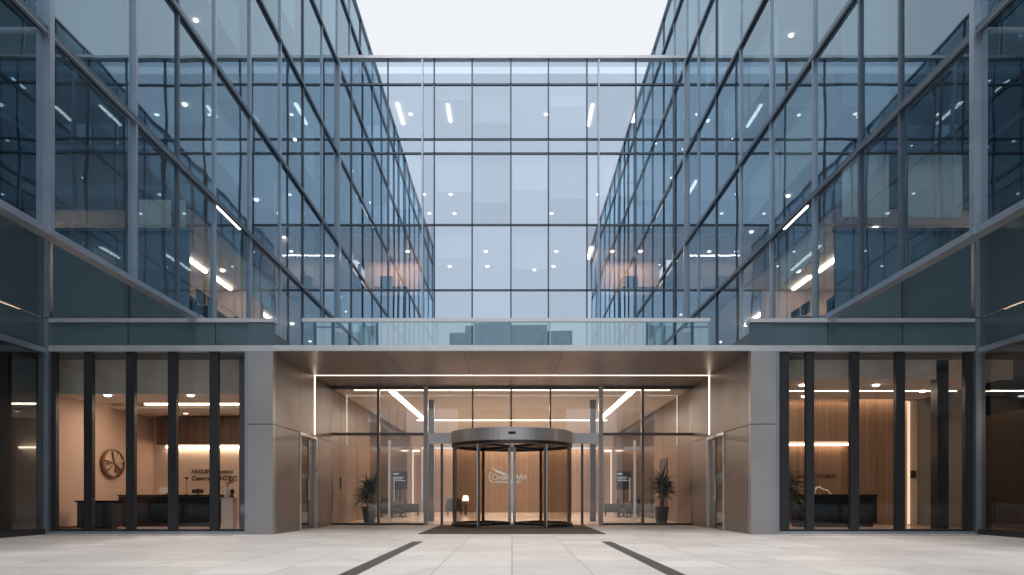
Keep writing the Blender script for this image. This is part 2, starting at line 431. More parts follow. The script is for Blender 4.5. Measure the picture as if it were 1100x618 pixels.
# office furniture near the glass of the first office floor
def office_desk(x,y,z,rz,label):
    t=thing('office_desk',(x,y,z),label,'desk','dark office desks behind the upstairs glass')
    t.rotation_euler.z=rz
    def P(nm,m,*a,**k):
        o=MB().box(*a).build(nm,m,None,**k); o.parent=t; return o
    P('desktop',M_offwall,-.8,.8,-.38,.38,.70,.74)
    for sx in (-1,1): P('side_panel',M_charc,sx*.76,sx*.8,-.36,.36,0,.70)
    for mx in (-.4,.35):
        mo=P('monitor',M_charc,mx-.3,mx+.3,-.02,.02,.86,1.22)
        st=MB().box(mx-.03,mx+.03,.02,.06,.76,1.0).box(mx-.12,mx+.12,-.08,.1,.74,.76).build('monitor_stand',M_charc,None); st.parent=t
    c=MB().box(-.25,.25,-1.0,-.55,.42,.50).box(-.22,.22,-1.05,-.98,.5,1.05).tube((0,-.77,.42),(0,-.77,.1),.03).tube((-.25,-.77,.06),(.25,-.77,.06),.03).tube((0,-1.02,.06),(0,-.52,.06),.03)
    return t
zf=ZB+.3
for x,y,l in ((-9.3,18.6,'dark office desk with two monitors behind the left wing glass, nearest the plaza'),
              (-9.2,20.6,'dark office desk with two monitors in the left wing, second from the plaza'),
              (-9.3,23.6,'dark office desk with two monitors in the left wing, deepest in'),
              (9.3,18.6,'dark office desk with two monitors behind the right wing glass, nearest the plaza'),
              (9.2,21.8,'dark office desk with two monitors in the right wing, further from the plaza')):
    office_desk(x,y,zf,R(90),l)

# ------------------------------------------------------------------ central block
c=thing('courtyard_block',(0,DB+5,0),'pale blue glass office block closing the back of the courtyard above the canopy','office block')
ZC=21.25
for x,k in ((-8.0,2),(-7.45,0),(-5.76,1),(-4.15,2),(-3.61,1),(-1.85,1),(-.05,1),(1.69,1),(3.48,1),(4.02,2),(5.75,1),(7.5,0),(8.0,2)):
    if k==2: box('mullion', M_alu, c, x-.035,x+.035,DB-.13,DB+.06,4.8,ZC-.0)
    elif k==1: box('mullion', M_dark, c, x-.033,x+.033,DB-.06,DB+.1,4.8,ZC-.02)
    else: box('mullion', M_dark, c, x-.03,x+.03,DB-.05,DB+.1,4.8,ZC-.02)
ROWS=[4.8,7.2,10.55,13.58,16.9,17.56,20.1,ZC]
for z in ROWS[1:-1]:
    box('transom', M_dark, c, -8.05,8.05,DB-.06,DB+.08,z-.037,z+.037)
box('parapet_cap', M_alul, c, -8.08,8.08,DB-.16,DB+.5,ZC,ZC+.13)
xs=[-8.0,-5.76,-4.15,-3.61,-1.85,-.05,1.69,3.48,4.02,5.75,8.0]
for a,b in zip(xs[:-1],xs[1:]):
    for i in range(len(ROWS)-1):
        pane(G_room if i==2 and abs(a+b)>7 else G_mid, c, ((a+.03,DB,ROWS[i]+.04),(b-.03,DB,ROWS[i]+.04),(b-.03,DB,ROWS[i+1]-.04),(a+.03,DB,ROWS[i+1]-.04)), .0006)
for zf_,zc_ in ((10.4,13.2),(13.55,16.75),(17.45,20.2)):
    box('floor_slab', M_slab, c, -8.0,8.0,DB+.25,44,zf_-.3,zf_)
    box('ceiling', M_offceil, c, -8.0,8.0,DB+.25,44,zc_,zc_+.05)
    box('core_wall', M_offwall, c, -8.0,8.0,41.0,41.15,zf_,zc_)
box('roof', M_slab, c, -8.0,8.0,DB+.3,44,20.5,20.8)
box('roof_plant', M_slab, c, -8.0,8.0,43.9,44.2,4.8,21.0)
# warm meeting rooms at either side of the third row
for s in (-1,1):
    box('room_wall', M_peach, c, s*4.3, s*7.6, 35.2, 35.3, 10.4, 13.2)
    box('room_wall', M_peach, c, s*4.2, s*4.3, DB+.5, 35.2, 10.4, 13.2)
for x,y,l,z in ((-6.05,33.5,0,20.2),(-5.6,33.3,1.9,20.2),(-3.15,33.4,1.6,20.2),(-1.25,33.5,1.1,20.2),(3.95,33.4,2.0,20.2),(6.2,33.6,1.4,20.2),
                (1.2,33.2,3.6,13.2),(3.9,33.4,1.6,13.2),(7.0,34.0,1.5,16.75)):
    if l: box('linear_light', M_lincool, c, x-.07,x+.07,y,y+l,z-.06,z-.004)
for z,ys_,xs_ in ((20.2,(34.3,),(-5.1,-1.0,1.7,6.9)),(16.75,(35.6,38.0),(-4.6,-3.2,2.2,4.5)),(13.2,(34.0,36.2),(-5.2,-3.3,-1.3,2.2,5.0,6.4))):
    for y in ys_:
        for x in xs_:
            MB().lathe([(0,0),(.075,0),(.09,.02),(.09,.05)], (x,y,z-.046), 14).build('downlight', M_down, c)
for a,b,z0,z1 in ((-1.8,-.12,14.7,16.75),(-3.55,-1.9,15.2,16.75),(1.75,3.42,14.9,16.75),(.0,1.63,15.3,16.75),(1.75,3.42,19.2,20.1),(-3.55,-1.9,19.5,20.1),(4.1,5.7,15.0,16.75),(-3.55,-1.9,12.1,13.2),(0,1.63,11.6,13.2),(-1.8,-.12,18.4,20.1),(5.8,7.4,18.6,20.1),(-5.7,-4.2,14.4,16.75),(3.55,3.95,14.0,16.75),(5.8,7.4,14.8,16.75)):
    box('roller_blind', M_blind, c, a,b,DB+.16,DB+.175,z0,z1)
for x,l in ((-5.9,'pair of dark high-backed chairs and desk in warm meeting room left of centre'),(6.1,'dark desk and screens in warm meeting room right of centre')):
    t=thing('office_desk',(x,33.4,10.4),l,'desk')
    for q in [MB().box(x-.8,x+.8,33.1,33.8,11.1,11.15).build('desktop',M_charc,t), MB().box(x-.78,x-.72,33.1,33.8,10.4,11.1).build('side_panel',M_charc,t),
              MB().box(x+.72,x+.78,33.1,33.8,10.4,11.1).build('side_panel',M_charc,t), MB().box(x-.55,x+.05,33.35,33.42,11.25,11.75).box(x-.3,x-.2,33.4,33.45,11.15,11.3).build('monitor',M_charc,t)]: pass

# ------------------------------------------------------------------ ground-floor lobbies
FINS={-1:[(-11.74,.26),(-10.8,.235),(-9.73,.235),(-8.66,.235),(-7.6,.235)], 1:[(6.93,.28),(7.6,.22),(8.74,.235),(9.9,.25),(11.66,.25)]}
for s in (-1,1):
    side='left' if s<0 else 'right'
    warm='round wall emblem and black desk' if s<0 else 'slatted oak wall and LED coves'
    L=thing('ground_floor_lobby',(s*9.3,D+3,0), f'glazed {side} lobby with dark fins, showing {warm} inside','lobby','glazed lobbies beside the entrance')
    # facade frame
    box('sill', M_alu, L, s*6.72,s*W2,D-.06,D+.2,.0,.075); box('sill', M_fin, L, s*6.74,s*W2,D-.03,D+.2,.075,.13)
    box('header', M_alul, L, s*6.06,s*(W2-.12),D-.08,D+.12,4.65,4.80)
    box('jamb', M_alu, L, s*6.70,s*6.79,D-.07,D+.12,.0,4.65)
    for x,wd in FINS[s]:
        box('fin', M_fin, L, x-wd*.46,x+wd*.46,D-.02,D+.11,.13,4.65)
    fx=sorted([x for x,_ in FINS[s]]+[s*6.8])
    if s>0: fx=[6.8]+[x for x,_ in FINS[s]][1:]
    else: fx=[x for x,_ in FINS[s]]+[-6.8]
    for a,b in zip(fx[:-1],fx[1:]):
        pane(G_low, L, ((a+.02,D+.05,.13),(b-.02,D+.05,.13),(b-.02,D+.05,4.65),(a+.02,D+.05,4.65)))
    # spandrel band
    jb=[6.06,7.55,9.78,W2-.1] if s<0 else [6.06,8.05,9.95,W2-.1]
    for a,b in zip(jb[:-1],jb[1:]):
        box('spandrel_panel', M_panel, L, s*(a+.012),s*(b-.012),D-.02,D+.1,4.81,5.39)
    box('coping', M_alul, L, s*6.06,s*(W2-.1),D-.08,D+.3,5.39,5.49)
    # corner post and outer side wall
    box('corner_post', M_alu, L, s*(W2-.12),s*(W2+.12),D-.12,D+.12,0,ZB-.03)
    for y in (15.0,12.6,10.2,7.8,5.4):
        box('fin', M_fin, L, s*(W2-.02),s*(W2+.3),y-.09,y+.09,.13,4.58)
    yy=[5.4,7.8,10.2,12.6,15.0,D-.13]
    for a,b in zip(yy[:-1],yy[1:]):
        pane(G_sidew, L, ((s*W2,a+.02,.13),(s*W2,b-.02,.13),(s*W2,b-.02,4.58),(s*W2,a+.02,4.58)))
        box('spandrel_panel', M_panel, L, s*(W2),s*(W2+.1),a+.01,b-.01,4.73,ZB-.03)
    box('transom', M_alu, L, s*(W2-.09),s*(W2+.12),5.4,D-.13,4.58,4.72)
    box('sill', M_fin, L, s*(W2-.06),s*(W2+.2),5.4,D-.13,0,.13)
    box('end_wall', M_grey, L, s*(W2),s*19,5.1,5.3,0,ZB-.03)
    # pier cladding
    for z0,z1 in ((0,2.79),(2.805,4.645)):
        box('pier_panel', M_clad, L, s*WI,s*6.70,D-.1,D+.12,z0,z1, bevel=.006)
    box('pier_head', M_panel, L, s*6.08,s*6.70,D-.05,D-.025,4.81,5.38)
    # interior shell
    OX=19 if s>0 else 13
    box('floor', M_lobfloor, L, s*6.3,s*19,D+.2,27,.002,.02)
    box('floor', M_lobfloor, L, s*(W2+.2),s*19,5.4,D+.19,.002,.02)
    # reception walls per side
    if s<0:
        box('emblem_wall', M_peach, L, -12.6,-12.72,18.35,24.1,.02,4.6)
        box('back_wall', M_cream, L, -12.6,-6.3,24.0,24.12,.02,4.6)
        box('wood_bulkhead', M_woodd, L, -12.25,-8.6,23.5,23.98,2.75,3.70)
        box('cove_light', M_ledi, L, -12.1,-6.5,23.86,23.96,2.66,2.72)
        box('ceiling', M_ceil, L, -12.6,-6.3,D+.9,20.6,3.78,3.86)
        box('ceiling', M_ceil, L, -12.6,-6.3,21.5,24.0,3.74,3.82)
        box('ceiling_recess', M_ceil, L, -12.6,-6.3,20.5,21.6,4.12,4.2)
        box('cove_light', M_ledi, L, -11.6,-6.5,21.52,21.62,3.86,3.95)
        box('bulkhead', M_ceil, L, -12.6,-6.3,D+.85,D+.93,3.70,4.62)  # pale finish stands in for sky reflected in the upper glass
        box('inner_pier', M_grey, L, -7.12,-6.62,D+.4,D+.75,.02,4.6)
        box('side_partition', M_offdark, L, -12.62,-12.75,5.4,18.34,.02,4.6)
        for x,y in ((-11.2,18.9),(-8.9,18.9),(-9.9,22.6),(-7.6,22.3),(-10.9,22.8),(-7.4,19.3)):
            MB().lathe([(0,0),(.07,0),(.09,.015),(.09,.04)],(x,y,3.735),14).build('downlight',M_down,L)
        box('skirting', M_woodd, L, -12.6,-12.58,D+.6,24.0,.02,.12)
        box('upper_ceiling', M_grey, L, -19,-6.3,D+.13,27,4.62,4.68); box('upper_ceiling', M_grey, L, -19,-W2-.12,5.4,D+.12,4.62,4.68)
    else:
        box('back_wall', M_wood, L, 6.3,11.6,23.3,23.42,.02,4.3)
        box('oak_wall', M_wood, L, 11.6,13.05,22.9,23.3,.02,4.28)
        box('wood_bulkhead', M_wood, L, 8.2,11.45,22.85,23.28,2.80,4.12)
        box('cove_light', M_ledr, L, 8.2,11.4,23.12,23.22,2.70,2.76)
        box('cove_light', M_ledr, L, 6.5,13.0,22.58,22.68,4.26,4.32)
        box('ceiling', M_ceil, L, 6.3,13.4,D+.9,22.45,4.16,4.22)
        box('linear_light', M_led, L, 6.9,15.5,20.6,20.64,4.14,4.158)
        box('ceiling_recess', M_ceil, L, 6.3,19,22.45,23.4,4.42,4.5)
        box('bulkhead', M_ceil, L, 6.3,13.4,D+.85,D+.93,4.1,4.62)  # pale here too, in place of the sky reflection on the glass
        box('lit_reveal', M_cream, L, 13.1,13.42,22.6,22.75,.02,4.15)
        box('cove_light', M_leds, L, 13.06,13.10,22.45,22.55,.05,4.1)
        box('side_partition', M_grey, L, 13.42,13.54,19.9,22.6,.02,4.15)
        box('inner_pier', M_fin, L, 11.35,11.65,18.2,18.5,.02,4.6)
        box('inner_pier', M_grey, L, 6.62,7.1,D+.4,D+.75,.02,4.6)
        box('far_wall', M_peach, L, 15.4,15.52,6,26,.02,3.6)
        box('far_wall', M_woodd, L, 13.5,19,25.5,25.6,.02,4.5)
        box('linear_light', M_ledi, L, 15.1,15.2,12,18,3.55,3.6)
        box('linear_light', M_ledi, L, 14.2,15.0,23.5,23.55,3.05,3.1)
        box('upper_ceiling', M_grey, L, 6.3,19,D+.13,27,4.62,4.68); box('upper_ceiling', M_grey, L, W2+.12,19,5.4,D+.12,4.62,4.68)
        for x,y in ((8.3,19.5),(10.4,19.5),(9.3,21.7),(12.4,20.6),(7.6,21.6)):
            MB().lathe([(0,0),(.07,0),(.09,.015),(.09,.04)],(x,y,4.115),14).build('downlight',M_down,L)
    box('lobby_roof', M_slab, L, s*6.3,s*19,D+.13,31,5.0,5.3); box('lobby_roof', M_slab, L, s*(W2+.12),s*19,5.2,D+.12,5.0,5.3)
    box('rear_wall', M_offdark, L, s*6.3,s*19,27,27.2,0,4.6)

# ------------------------------------------------------------------ entrance recess + hall
H=thing('entrance_hall',(0,DE,0),'warm lit entrance hall behind full-height glazing, bronze clad side walls, oak back wall','entrance hall')
for s in (-1,1):
    x=s*WI
    # recess cladding panels (ends of the slab butt the pier)
    ysp=[D+.13,19.45,21.15,DE-.02]
    for i,(a,b) in enumerate(zip(ysp[:-1],ysp[1:])):
        if i==1:
            box('cladding_panel', M_bronze, H, x,x+s*.2,a+.006,b-.006,2.805,SOF+.02)
        else:
            box('cladding_panel', M_bronze, H, x,x+s*.2,a+.006,b-.006,0,2.79, bevel=.005)
            box('cladding_panel', M_bronze, H, x,x+s*.2,a+.006,b-.006,2.805,SOF+.02)
    box('led_strip', M_led, H, x-s*.012,x+s*.0,20.93,20.99,2.86,SOF-.02)
    # side walls of the hall
    box('side_wall', M_woodp, H, s*6.15,s*6.3,DE+.1,29.6,.01,SOF)
    box('side_wall', M_black, H, s*6.15,s*6.3,29.6,40.0,.01,SOF); box('side_wall', M_woodp, H, s*6.15,s*6.3,40.0,42.0,.01,SOF)
    box('end_jamb', M_steeld, H, s*6.06,s*6.16,DE-.06,DE+.08,0,SOF)
    box('hall_column', M_grey, H, s*3.0,s*3.22,26.2,26.42,.02,SOF)
    box('led_strip', M_ledh, H, s*4.1,s*4.34,24.1,32.6,SOF-.012,SOF+.002)
    box('portal_light', M_leds, H, s*5.98,s*6.03,41.3,41.4,.1,3.72); box('portal_light', M_led, H, s*5.6,s*6.03,41.3,41.4,3.725,3.78)
    box('portal_wall', M_woodh, H, s*5.5,s*6.1,41.5,41.6,.02,SOF)
box('floor', M_hallfloor, H, -6.15,6.15,DE-.02,42.2,.004,.014)
box('ceiling', M_ceil, H, -6.15,6.15,DE+.1,42.2,SOF+.003,SOF+.06)
box('led_strip', M_ledh, H, -5.5,5.5,23.75,23.81,SOF-.012,SOF+.002)
box('led_strip', M_ledh, H, -4.6,4.6,33.0,33.22,SOF-.012,SOF+.002)
box('back_wall', M_woodh, H, -5.5,5.5,41.9,42.0,.02,3.9)
box('back_bulkhead', M_ceil, H, -6.1,6.1,41.0,41.2,3.95,SOF)
box('cove_light', M_ledi, H, -5.4,5.4,41.35,41.5,3.98,4.05)
for x in (-2.6,2.6):
    for y in (38,):
        MB().lathe([(0,0),(.07,0),(.09,.015),(.09,.035)],(x,y,SOF-.035),14).build('downlight',M_down,H)
# glazing
ux=[-6.06,-4.49,-2.89,-1.32,-.03,1.29,2.98,4.39,6.0]
def mull(x,wd,m,z0,z1,dp=.12): box('mullion', m, H, x-wd/2,x+wd/2,DE-dp,DE+.06,z0,z1)
for x in (-4.49,4.39): mull(x,.08,M_steeld,0,SOF)
for x in (-2.89,2.98): mull(x,.14,M_clad,0,SOF,.16)
for x in (-1.32,-.03,1.29): mull(x,.055,M_steeld,3.08,SOF,.08)
box('head_frame', M_steeld, H, -6.06,6.06,DE-.07,DE+.07,SOF-.09,SOF-.004)
for s in (-1,1):
    a,b=(2.98+.07,6.06) if s>0 else (2.89+.07,6.06)
    box('transom', M_steeld, H, s*a,s*b,DE-.06,DE+.05,3.02,3.11)
    box('base_rail', M_steeld, H, s*a,s*b,DE-.04,DE+.04,0.0,.07)
    box('door_frame', M_steel, H, s*4.1,s*4.16,DE-.1,DE+.03,.07,2.85)
    box('door_handle', M_steel, H, s*3.93,s*3.96,DE-.16,DE-.13,.8,1.6)
    box('mullion', M_steeld, H, s*2.32,s*2.40,DE-.07,DE+.05,0,2.75)
box('header_panel', M_alul, H, -2.81,2.90,DE-.14,DE+.08,2.74,3.09)
for a,b in zip(ux[:-1],ux[1:]):
    pane(G_upper, H, ((a+.02,DE,3.1),(b-.02,DE,3.1),(b-.02,DE,SOF-.09),(a+.02,DE,SOF-.09)), .0012)
for a,b in ((-6.06,-4.49),(-4.49,-2.89),(-2.85,-2.0),(2.0,2.94),(2.98,4.39),(4.39,6.06)):
    pane(G_door, H, ((a+.03,DE,.07),(b-.03,DE,.07),(b-.03,DE,3.02 if abs(a)>2.95 or abs(b)>2.95 and a<-2.9 else 2.74),(a+.03,DE,3.02 if abs(a)>2.95 or abs(b)>2.95 and a<-2.9 else 2.74)), .0012)
# wall access panel by left plant
box('wall_panel', M_charc, H, -6.15,-6.12,24.4,24.6,1.25,1.65)
box('wall_panel', M_charc, H, 6.12,6.15,27.0,28.3,.6,2.5).name='wall_recess'

# canopy
K=thing('entrance_canopy',(0,D,SOF),'flat bronze metal canopy with warm light line over the revolving door','canopy')
xj=[-6.06,-3.3,-1.25,1.3,3.4,6.06]
for a,b in zip(xj[:-1],xj[1:]):
    # fan joints like the photo: front edge and back edge split slightly apart
    box('soffit_panel', M_soffit, K, a+.006,b-.006,D-.02,20.84,SOF,SOF+.04)
box('soffit_panel', M_soffit, K, -6.06,6.06,20.97,DE+.05,SOF,SOF+.04)
box('led_strip', M_led, K, -6.05,6.05,20.86,20.95,SOF+.004,SOF+.02)
box('fascia', M_alul, K, -6.06,6.06,D-.1,D-.025,SOF-.01,4.80)
box('canopy_roof', M_slab, K, -6.06,6.06,D-.02,31.0,4.72,4.80)
# balustrade
B=thing('glass_balustrade',(0,D,4.8),'glass balustrade with pale metal handrail along the top of the canopy','balustrade')
box('handrail', M_alul, B, -5.35,5.05,D-.02,D+.08,5.42,5.51)
gx=[-5.32,-3.5,-1.93,-.97,-.03,.97,1.93,3.5,5.02]
for a,b in zip(gx[:-1],gx[1:]):
    pane(G_rail, B, ((a+.012,D+.03,4.81),(b-.012,D+.03,4.81),(b-.012,D+.03,5.42),(a+.012,D+.03,5.42)), .0015, 'glass_panel')
for x in gx: box('post', M_alu, B, x-.008,x+.008,D+.04,D+.08,4.80,5.42)

# side doors in the recess walls
for s in (-1,1):
    d=box('side_door', M_bronze, H, s*(WI+.06),s*(WI+.1),20.55,21.06,.02,2.71)
    fr=MB().box(s*(WI-.03),s*(WI+.2),21.07,21.14,0,2.8).box(s*(WI-.03),s*(WI+.2),19.46,19.53,0,2.8).box(s*(WI-.03),s*(WI+.2),19.53,21.07,2.72,2.8)
    fr.build('door_frame', M_steel, d)
    pane(G_low, d, ((s*(WI+.08),19.54,.03),(s*(WI+.08),20.54,.03),(s*(WI+.08),20.54,2.71),(s*(WI+.08),19.54,2.71)), name='door_glass')
    box('handle', M_steel, d, s*(WI+.02),s*(WI+.05),20.45,20.49,.85,1.5)
    box('back_panel', M_grey, d, s*(WI+.19),s*(WI+.22),19.5,21.1,.02,2.75)

# ------------------------------------------------------------------ revolving door
RC=(0,22.4); RR=1.95
V=thing('revolving_door',(0,22.4,0),'large steel and glass revolving door with bright round header in the entrance','revolving door')
MB().arc((0,22.4),RR-.25,RR+.04,0,2*math.pi,2.67,3.05,72).build('header_ring', M_header, V, smooth=False)
MB().lathe([(0,0),(RR-.22,0),(RR-.22,.05),(0,.05)],(0,22.4,2.70),64).build('header_soffit', M_steeld, V)
MB().lathe([(0,0),(RR-.1,0),(RR-.1,.03),(0,.03)],(0,22.4,3.0),64).build('header_roof', M_steeld, V)
MB().lathe([(RR+.05,0),(RR+.05,.02),(0,.02)],(0,22.4,.012),64).build('floor_disc', M_mat, V)
MB().box(-.11,.11,22.4-RR-.06,22.4-RR-.035,2.83,2.91).build('sensor', M_charc, V)
MB().arc((0,22.4),RR-.06,RR+.02,0,2*math.pi,2.56,2.668,72).build('head_rail', M_steeld, V)
th=R(31)
for s in (-1,1):
    a0,a1=s*th,s*(math.pi-th)
    # curved glass in three sheets, posts between
    cuts=[s*R(31),s*R(66),s*R(100),s*R(149)]
    for a,b in zip(cuts[:-1],cuts[1:]):
        g=MB(); n=12
        for i in range(n+1):
            t=a+(b-a)*i/n
            for z in (.1,2.67): g.v.append((RR*math.sin(t),22.4-RR*math.cos(t),z))
        for i in range(n): g.f.append((2*i,2*i+2,2*i+3,2*i+1))
        g.build('curved_glass', G_drum, V, smooth=True)
        MB().arc((0,22.4),RR-.04,RR+.03,a,b,.03,.12,12).build('base_rail', M_steeld, V)
    for t,w_ in ((31,.048),(66,.03),(100,.045),(149,.05)):
        t=s*R(t); px_,py_=RR*math.sin(t),22.4-RR*math.cos(t)
        MB().box(px_-w_*.75,px_+w_*.75,py_-.05,py_+.05,.03,2.56).build('post', M_steeld, V)
    a_=s*R(31); MB().box(RR*math.sin(a_)-.01+s*.05,RR*math.sin(a_)+.01+s*.05,22.4-RR*math.cos(a_)-.06,22.4-RR*math.cos(a_)+.04,.03,2.56).build('post', M_steel, V)
    for q in (34,146):
        t=s*R(q); dx,dy=math.sin(t),-math.cos(t); r0,r1=.1,RR-.09
        lf=MB(); nx,ny=-dy*.02,dx*.02
        def bar(ra,rb,z0,z1,tt=.02):
            nx,ny=-dy*tt,dx*tt
            b_=len(lf.v)
            for z in (z0,z1):
                for r,k in ((ra,1),(rb,1),(rb,-1),(ra,-1)): lf.v.append((dx*r+nx*k,22.4+dy*r+ny*k,z))
            lf.f.extend(tuple(b_+i for i in f) for f in ((0,1,2,3),(4,5,6,7),(0,1,5,4),(1,2,6,5),(2,3,7,6),(3,0,4,7)))
        bar(r0,r0+.06,.05,2.64); bar(r1-.06,r1,.05,2.64); bar(r0,r1,.05,.14,.018); bar(r0,r1,2.56,2.64,.018)
        leaf=lf.build('door_leaf', M_steeld, V)
        MB().quad((dx*(r0+.06),22.4+dy*(r0+.06),.14),(dx*(r1-.06),22.4+dy*(r1-.06),.14),(dx*(r1-.06),22.4+dy*(r1-.06),2.56),(dx*(r0+.06),22.4+dy*(r0+.06),2.56)).build('leaf_glass', G_door, leaf)
for s in (-1,1):
    MB().box(s*.025,s*.125,22.25,22.36,.03,2.68).build('centre_stile', M_alul, V)
for a in range(0):
    t=R(30+60*a); MB().lathe([(0,0),(.05,0),(.06,.02)],(1.1*math.sin(t),22.4+1.1*math.cos(t),2.675),12).build('downlight', M_down, V)

# ------------------------------------------------------------------ furniture and signs
def potted_palm(x,y,label,h=1.95,pr=.27,ph=.58,seed=1,n=270,spread=.74):
    rnd=random.Random(seed)
    t=thing('potted_plant',(x,y,.015),label,'plant','potted palms behind the glass')
    MB().lathe([(0,0),(pr*.72,0),(pr*.74,.02),(pr,ph-.05),(pr*1.04,ph-.04),(pr*1.04,ph),(pr*.93,ph),(pr*.9,ph-.06),(0,ph-.06)],(x,y,.015),28).build('planter',M_pot,t,smooth=False)
    MB().lathe([(pr*.9,0),(0,.02)],(x,y,ph-.05),20).build('soil',M_soil,t)
    st=MB(); tops=[]
    for k in range(4):
        a=rnd.uniform(0,6.28); b=Vector((x+.06*math.cos(a),y+.06*math.sin(a),ph-.04)); top=Vector((x+.16*math.cos(a),y+.16*math.sin(a),ph+(h-ph)*rnd.uniform(.3,.68)))
        st.tube(b,top,.022,.014,8); tops.append(top)
    st.build('stem',M_trunk,t)
    lf=MB()
    for k in range(n):
        base=rnd.choice(tops)+Vector((0,0,rnd.uniform(-.32,.04)))
        a=rnd.uniform(0,6.28); el=rnd.uniform(-.15,1.35); L=rnd.uniform(.34,.62)*spread/.62; wd=rnd.uniform(.017,.032)
        d=Vector((math.cos(a)*math.cos(el),math.sin(a)*math.cos(el),math.sin(el))); sd=Vector((-math.sin(a),math.cos(a),0))
        pts=[]; p=base.copy()
        for i in range(6):
            f=i/5; ww=wd*(math.sin(math.pi*min(1,f*.85+.12)))
            pts.append((p-sd*ww, p+Vector((0,0,-ww*.5)), p+sd*ww))
            p=p+d*(L/5); d=(d+Vector((0,0,-.22-.08*rnd.random()))).normalized()
        b=len(lf.v)
        for q in pts: lf.v.extend(tuple(v) for v in q)
        for i in range(5):
            for j in range(2): lf.f.append((b+i*3+j,b+i*3+j+1,b+(i+1)*3+j+1,b+(i+1)*3+j))
    lf.build('foliage',M_leaf,t)
    return t
potted_palm(-5.2,24.9,'leafy potted palm in tapered dark planter behind the glazing left of the revolving door',seed=3)
potted_palm(5.45,24.9,'leafy potted palm in tapered dark planter behind the glazing right of the revolving door',seed=5)
potted_palm(7.5,19.0,'tall palm half hidden behind a dark fin in the right lobby, beside the desk',h=1.95,seed=8,n=300,spread=.8)

def desk(name,x0,x1,y0,label,h=1.02,panel=None):
    t=thing(name,((x0+x1)/2,y0+.4,.02),label,'desk')
    MB().box(x0,x1,y0-.02,y0+.8,h-.05,h).build('counter_top',M_black,t,bevel=.006)
    MB().box(x0+.02,x1-.02,y0,y0+.06,.14,h-.052).build('front_panel',M_black,t)
    MB().box(x0+.02,x0+.08,y0+.062,y0+.76,.14,h-.052).build('side_panel',M_black,t)
    MB().box(x1-.08,x1-.02,y0+.062,y0+.76,.14,h-.052).build('side_panel',M_black,t)
    MB().box(x0+.1,x1-.1,y0+.08,y0+.7,.02,.138).build('plinth',M_charc,t)
    return t
desk('reception_desk',-12.3,-9.05,21.3,'long black reception desk in front of the lettered wall in the left lobby')
t=thing('side_counter',(-11.75,19.3,.02),'low black counter standing in front of the left end of the long reception desk','counter')
MB().box(-12.25,-11.15,19.1,19.6,.80,.85).build('counter_top',M_black,t,bevel=.005)
MB().box(-12.2,-11.2,19.14,19.56,.1,.798).build('cabinet',M_charc,t)
MB().box(-12.12,-11.28,19.2,19.5,.02,.098).build('plinth',M_black,t)
desk('reception_desk',8.8,11.25,21.0,'black reception desk beneath the amber cove light in the right lobby',h=1.03)

def monitor(x,y,z,w,h,m,label):
    t=thing('monitor',(x,y,z),label,'monitor')
    MB().box(x-w/2,x+w/2,y-.015,y+.015,z+.05,z+.05+h).build('screen',m,t,bevel=.004)
    MB().box(x-.03,x+.03,y+.016,y+.04,z+.01,z+.2).box(x-.1,x+.1,y-.06,y+.09,z,z+.01).build('stand',M_steeld,t)
monitor(-10.95,21.65,1.02,.46,.17,M_white,'white monitor seen from behind on the long reception desk')
monitor(-9.95,21.6,1.02,.36,.12,M_charc,'small black monitor on the long reception desk near its right end')
t=thing('desk_lamp',(-10.35,21.7,1.02),'slim black lamp with cupped head standing on the long reception desk','lamp')
MB().lathe([(0,0),(.08,0),(.08,.015),(0,.02)],(-10.35,21.7,1.02),20).build('lamp_base',M_charc,t)
MB().tube((-10.35,21.7,1.035),(-10.35,21.7,1.52),.009).build('lamp_stem',M_charc,t)
MB().lathe([(.012,0),(.07,.06),(.075,.065),(.015,.012)],(-10.35,21.7,1.51),18).build('lamp_shade',M_charc,t)
# telephone on desk
t=thing('telephone',(-9.45,21.6,1.02),'dark telephone on the right end of the long reception desk','telephone')
MB().box(-9.56,-9.34,21.5,21.7,1.02,1.07).build('body',M_charc,t,bevel=.01)
MB().box(-9.55,-9.5,21.5,21.72,1.075,1.11).build('handset',M_charc,t,bevel=.01)
# pedestal with flowers
t=thing('pedestal',(-8.25,19.9,.02),'white square pedestal at the right end of the left lobby','pedestal')
MB().box(-8.42,-8.08,19.75,20.09,.02,.9).build('column',M_white,t,bevel=.006)
MB().box(-8.44,-8.06,19.73,20.11,.902,.93).build('top',M_white,t,bevel=.004)
t=thing('flower_vase',(-8.3,19.92,.93),'white slim vase with drooping dark blooms standing on the white pedestal','vase')
MB().lathe([(0,0),(.05,0),(.075,.08),(.06,.2),(.03,.3),(.035,.34)],(-8.33,19.92,.93),20).build('vase',M_white,t,smooth=True)
fl=MB(); rnd=random.Random(4)
for k in range(9):
    a=rnd.uniform(0,6.28); e=Vector((-8.33+.14*math.cos(a),19.92+.1*math.sin(a),1.36+rnd.uniform(0,.14)))
    fl.tube((-8.33,19.92,1.25),e,.005,.004,5)
    for q in range(5):
        b=rnd.uniform(0,6.28); fl.tube(e,e+Vector((.06*math.cos(b),.05*math.sin(b),-.03+.04*rnd.random())),.02,.004,6)
fl.build('flowers',M_letter,t)
t=thing('table_sculpture',(-8.14,19.85,.93),'small dark bust-like sculpture beside the vase on the pedestal','sculpture')
MB().lathe([(0,0),(.055,0),(.05,.03),(.03,.06),(.045,.12),(.06,.17),(.05,.22),(.02,.26),(0,.265)],(-8.14,19.85,.93),18).build('figure',M_charc,t,smooth=True)
t.location=(-8.14,19.85,.93); t.children[0].location=(0,0,t.children[0].location.z)
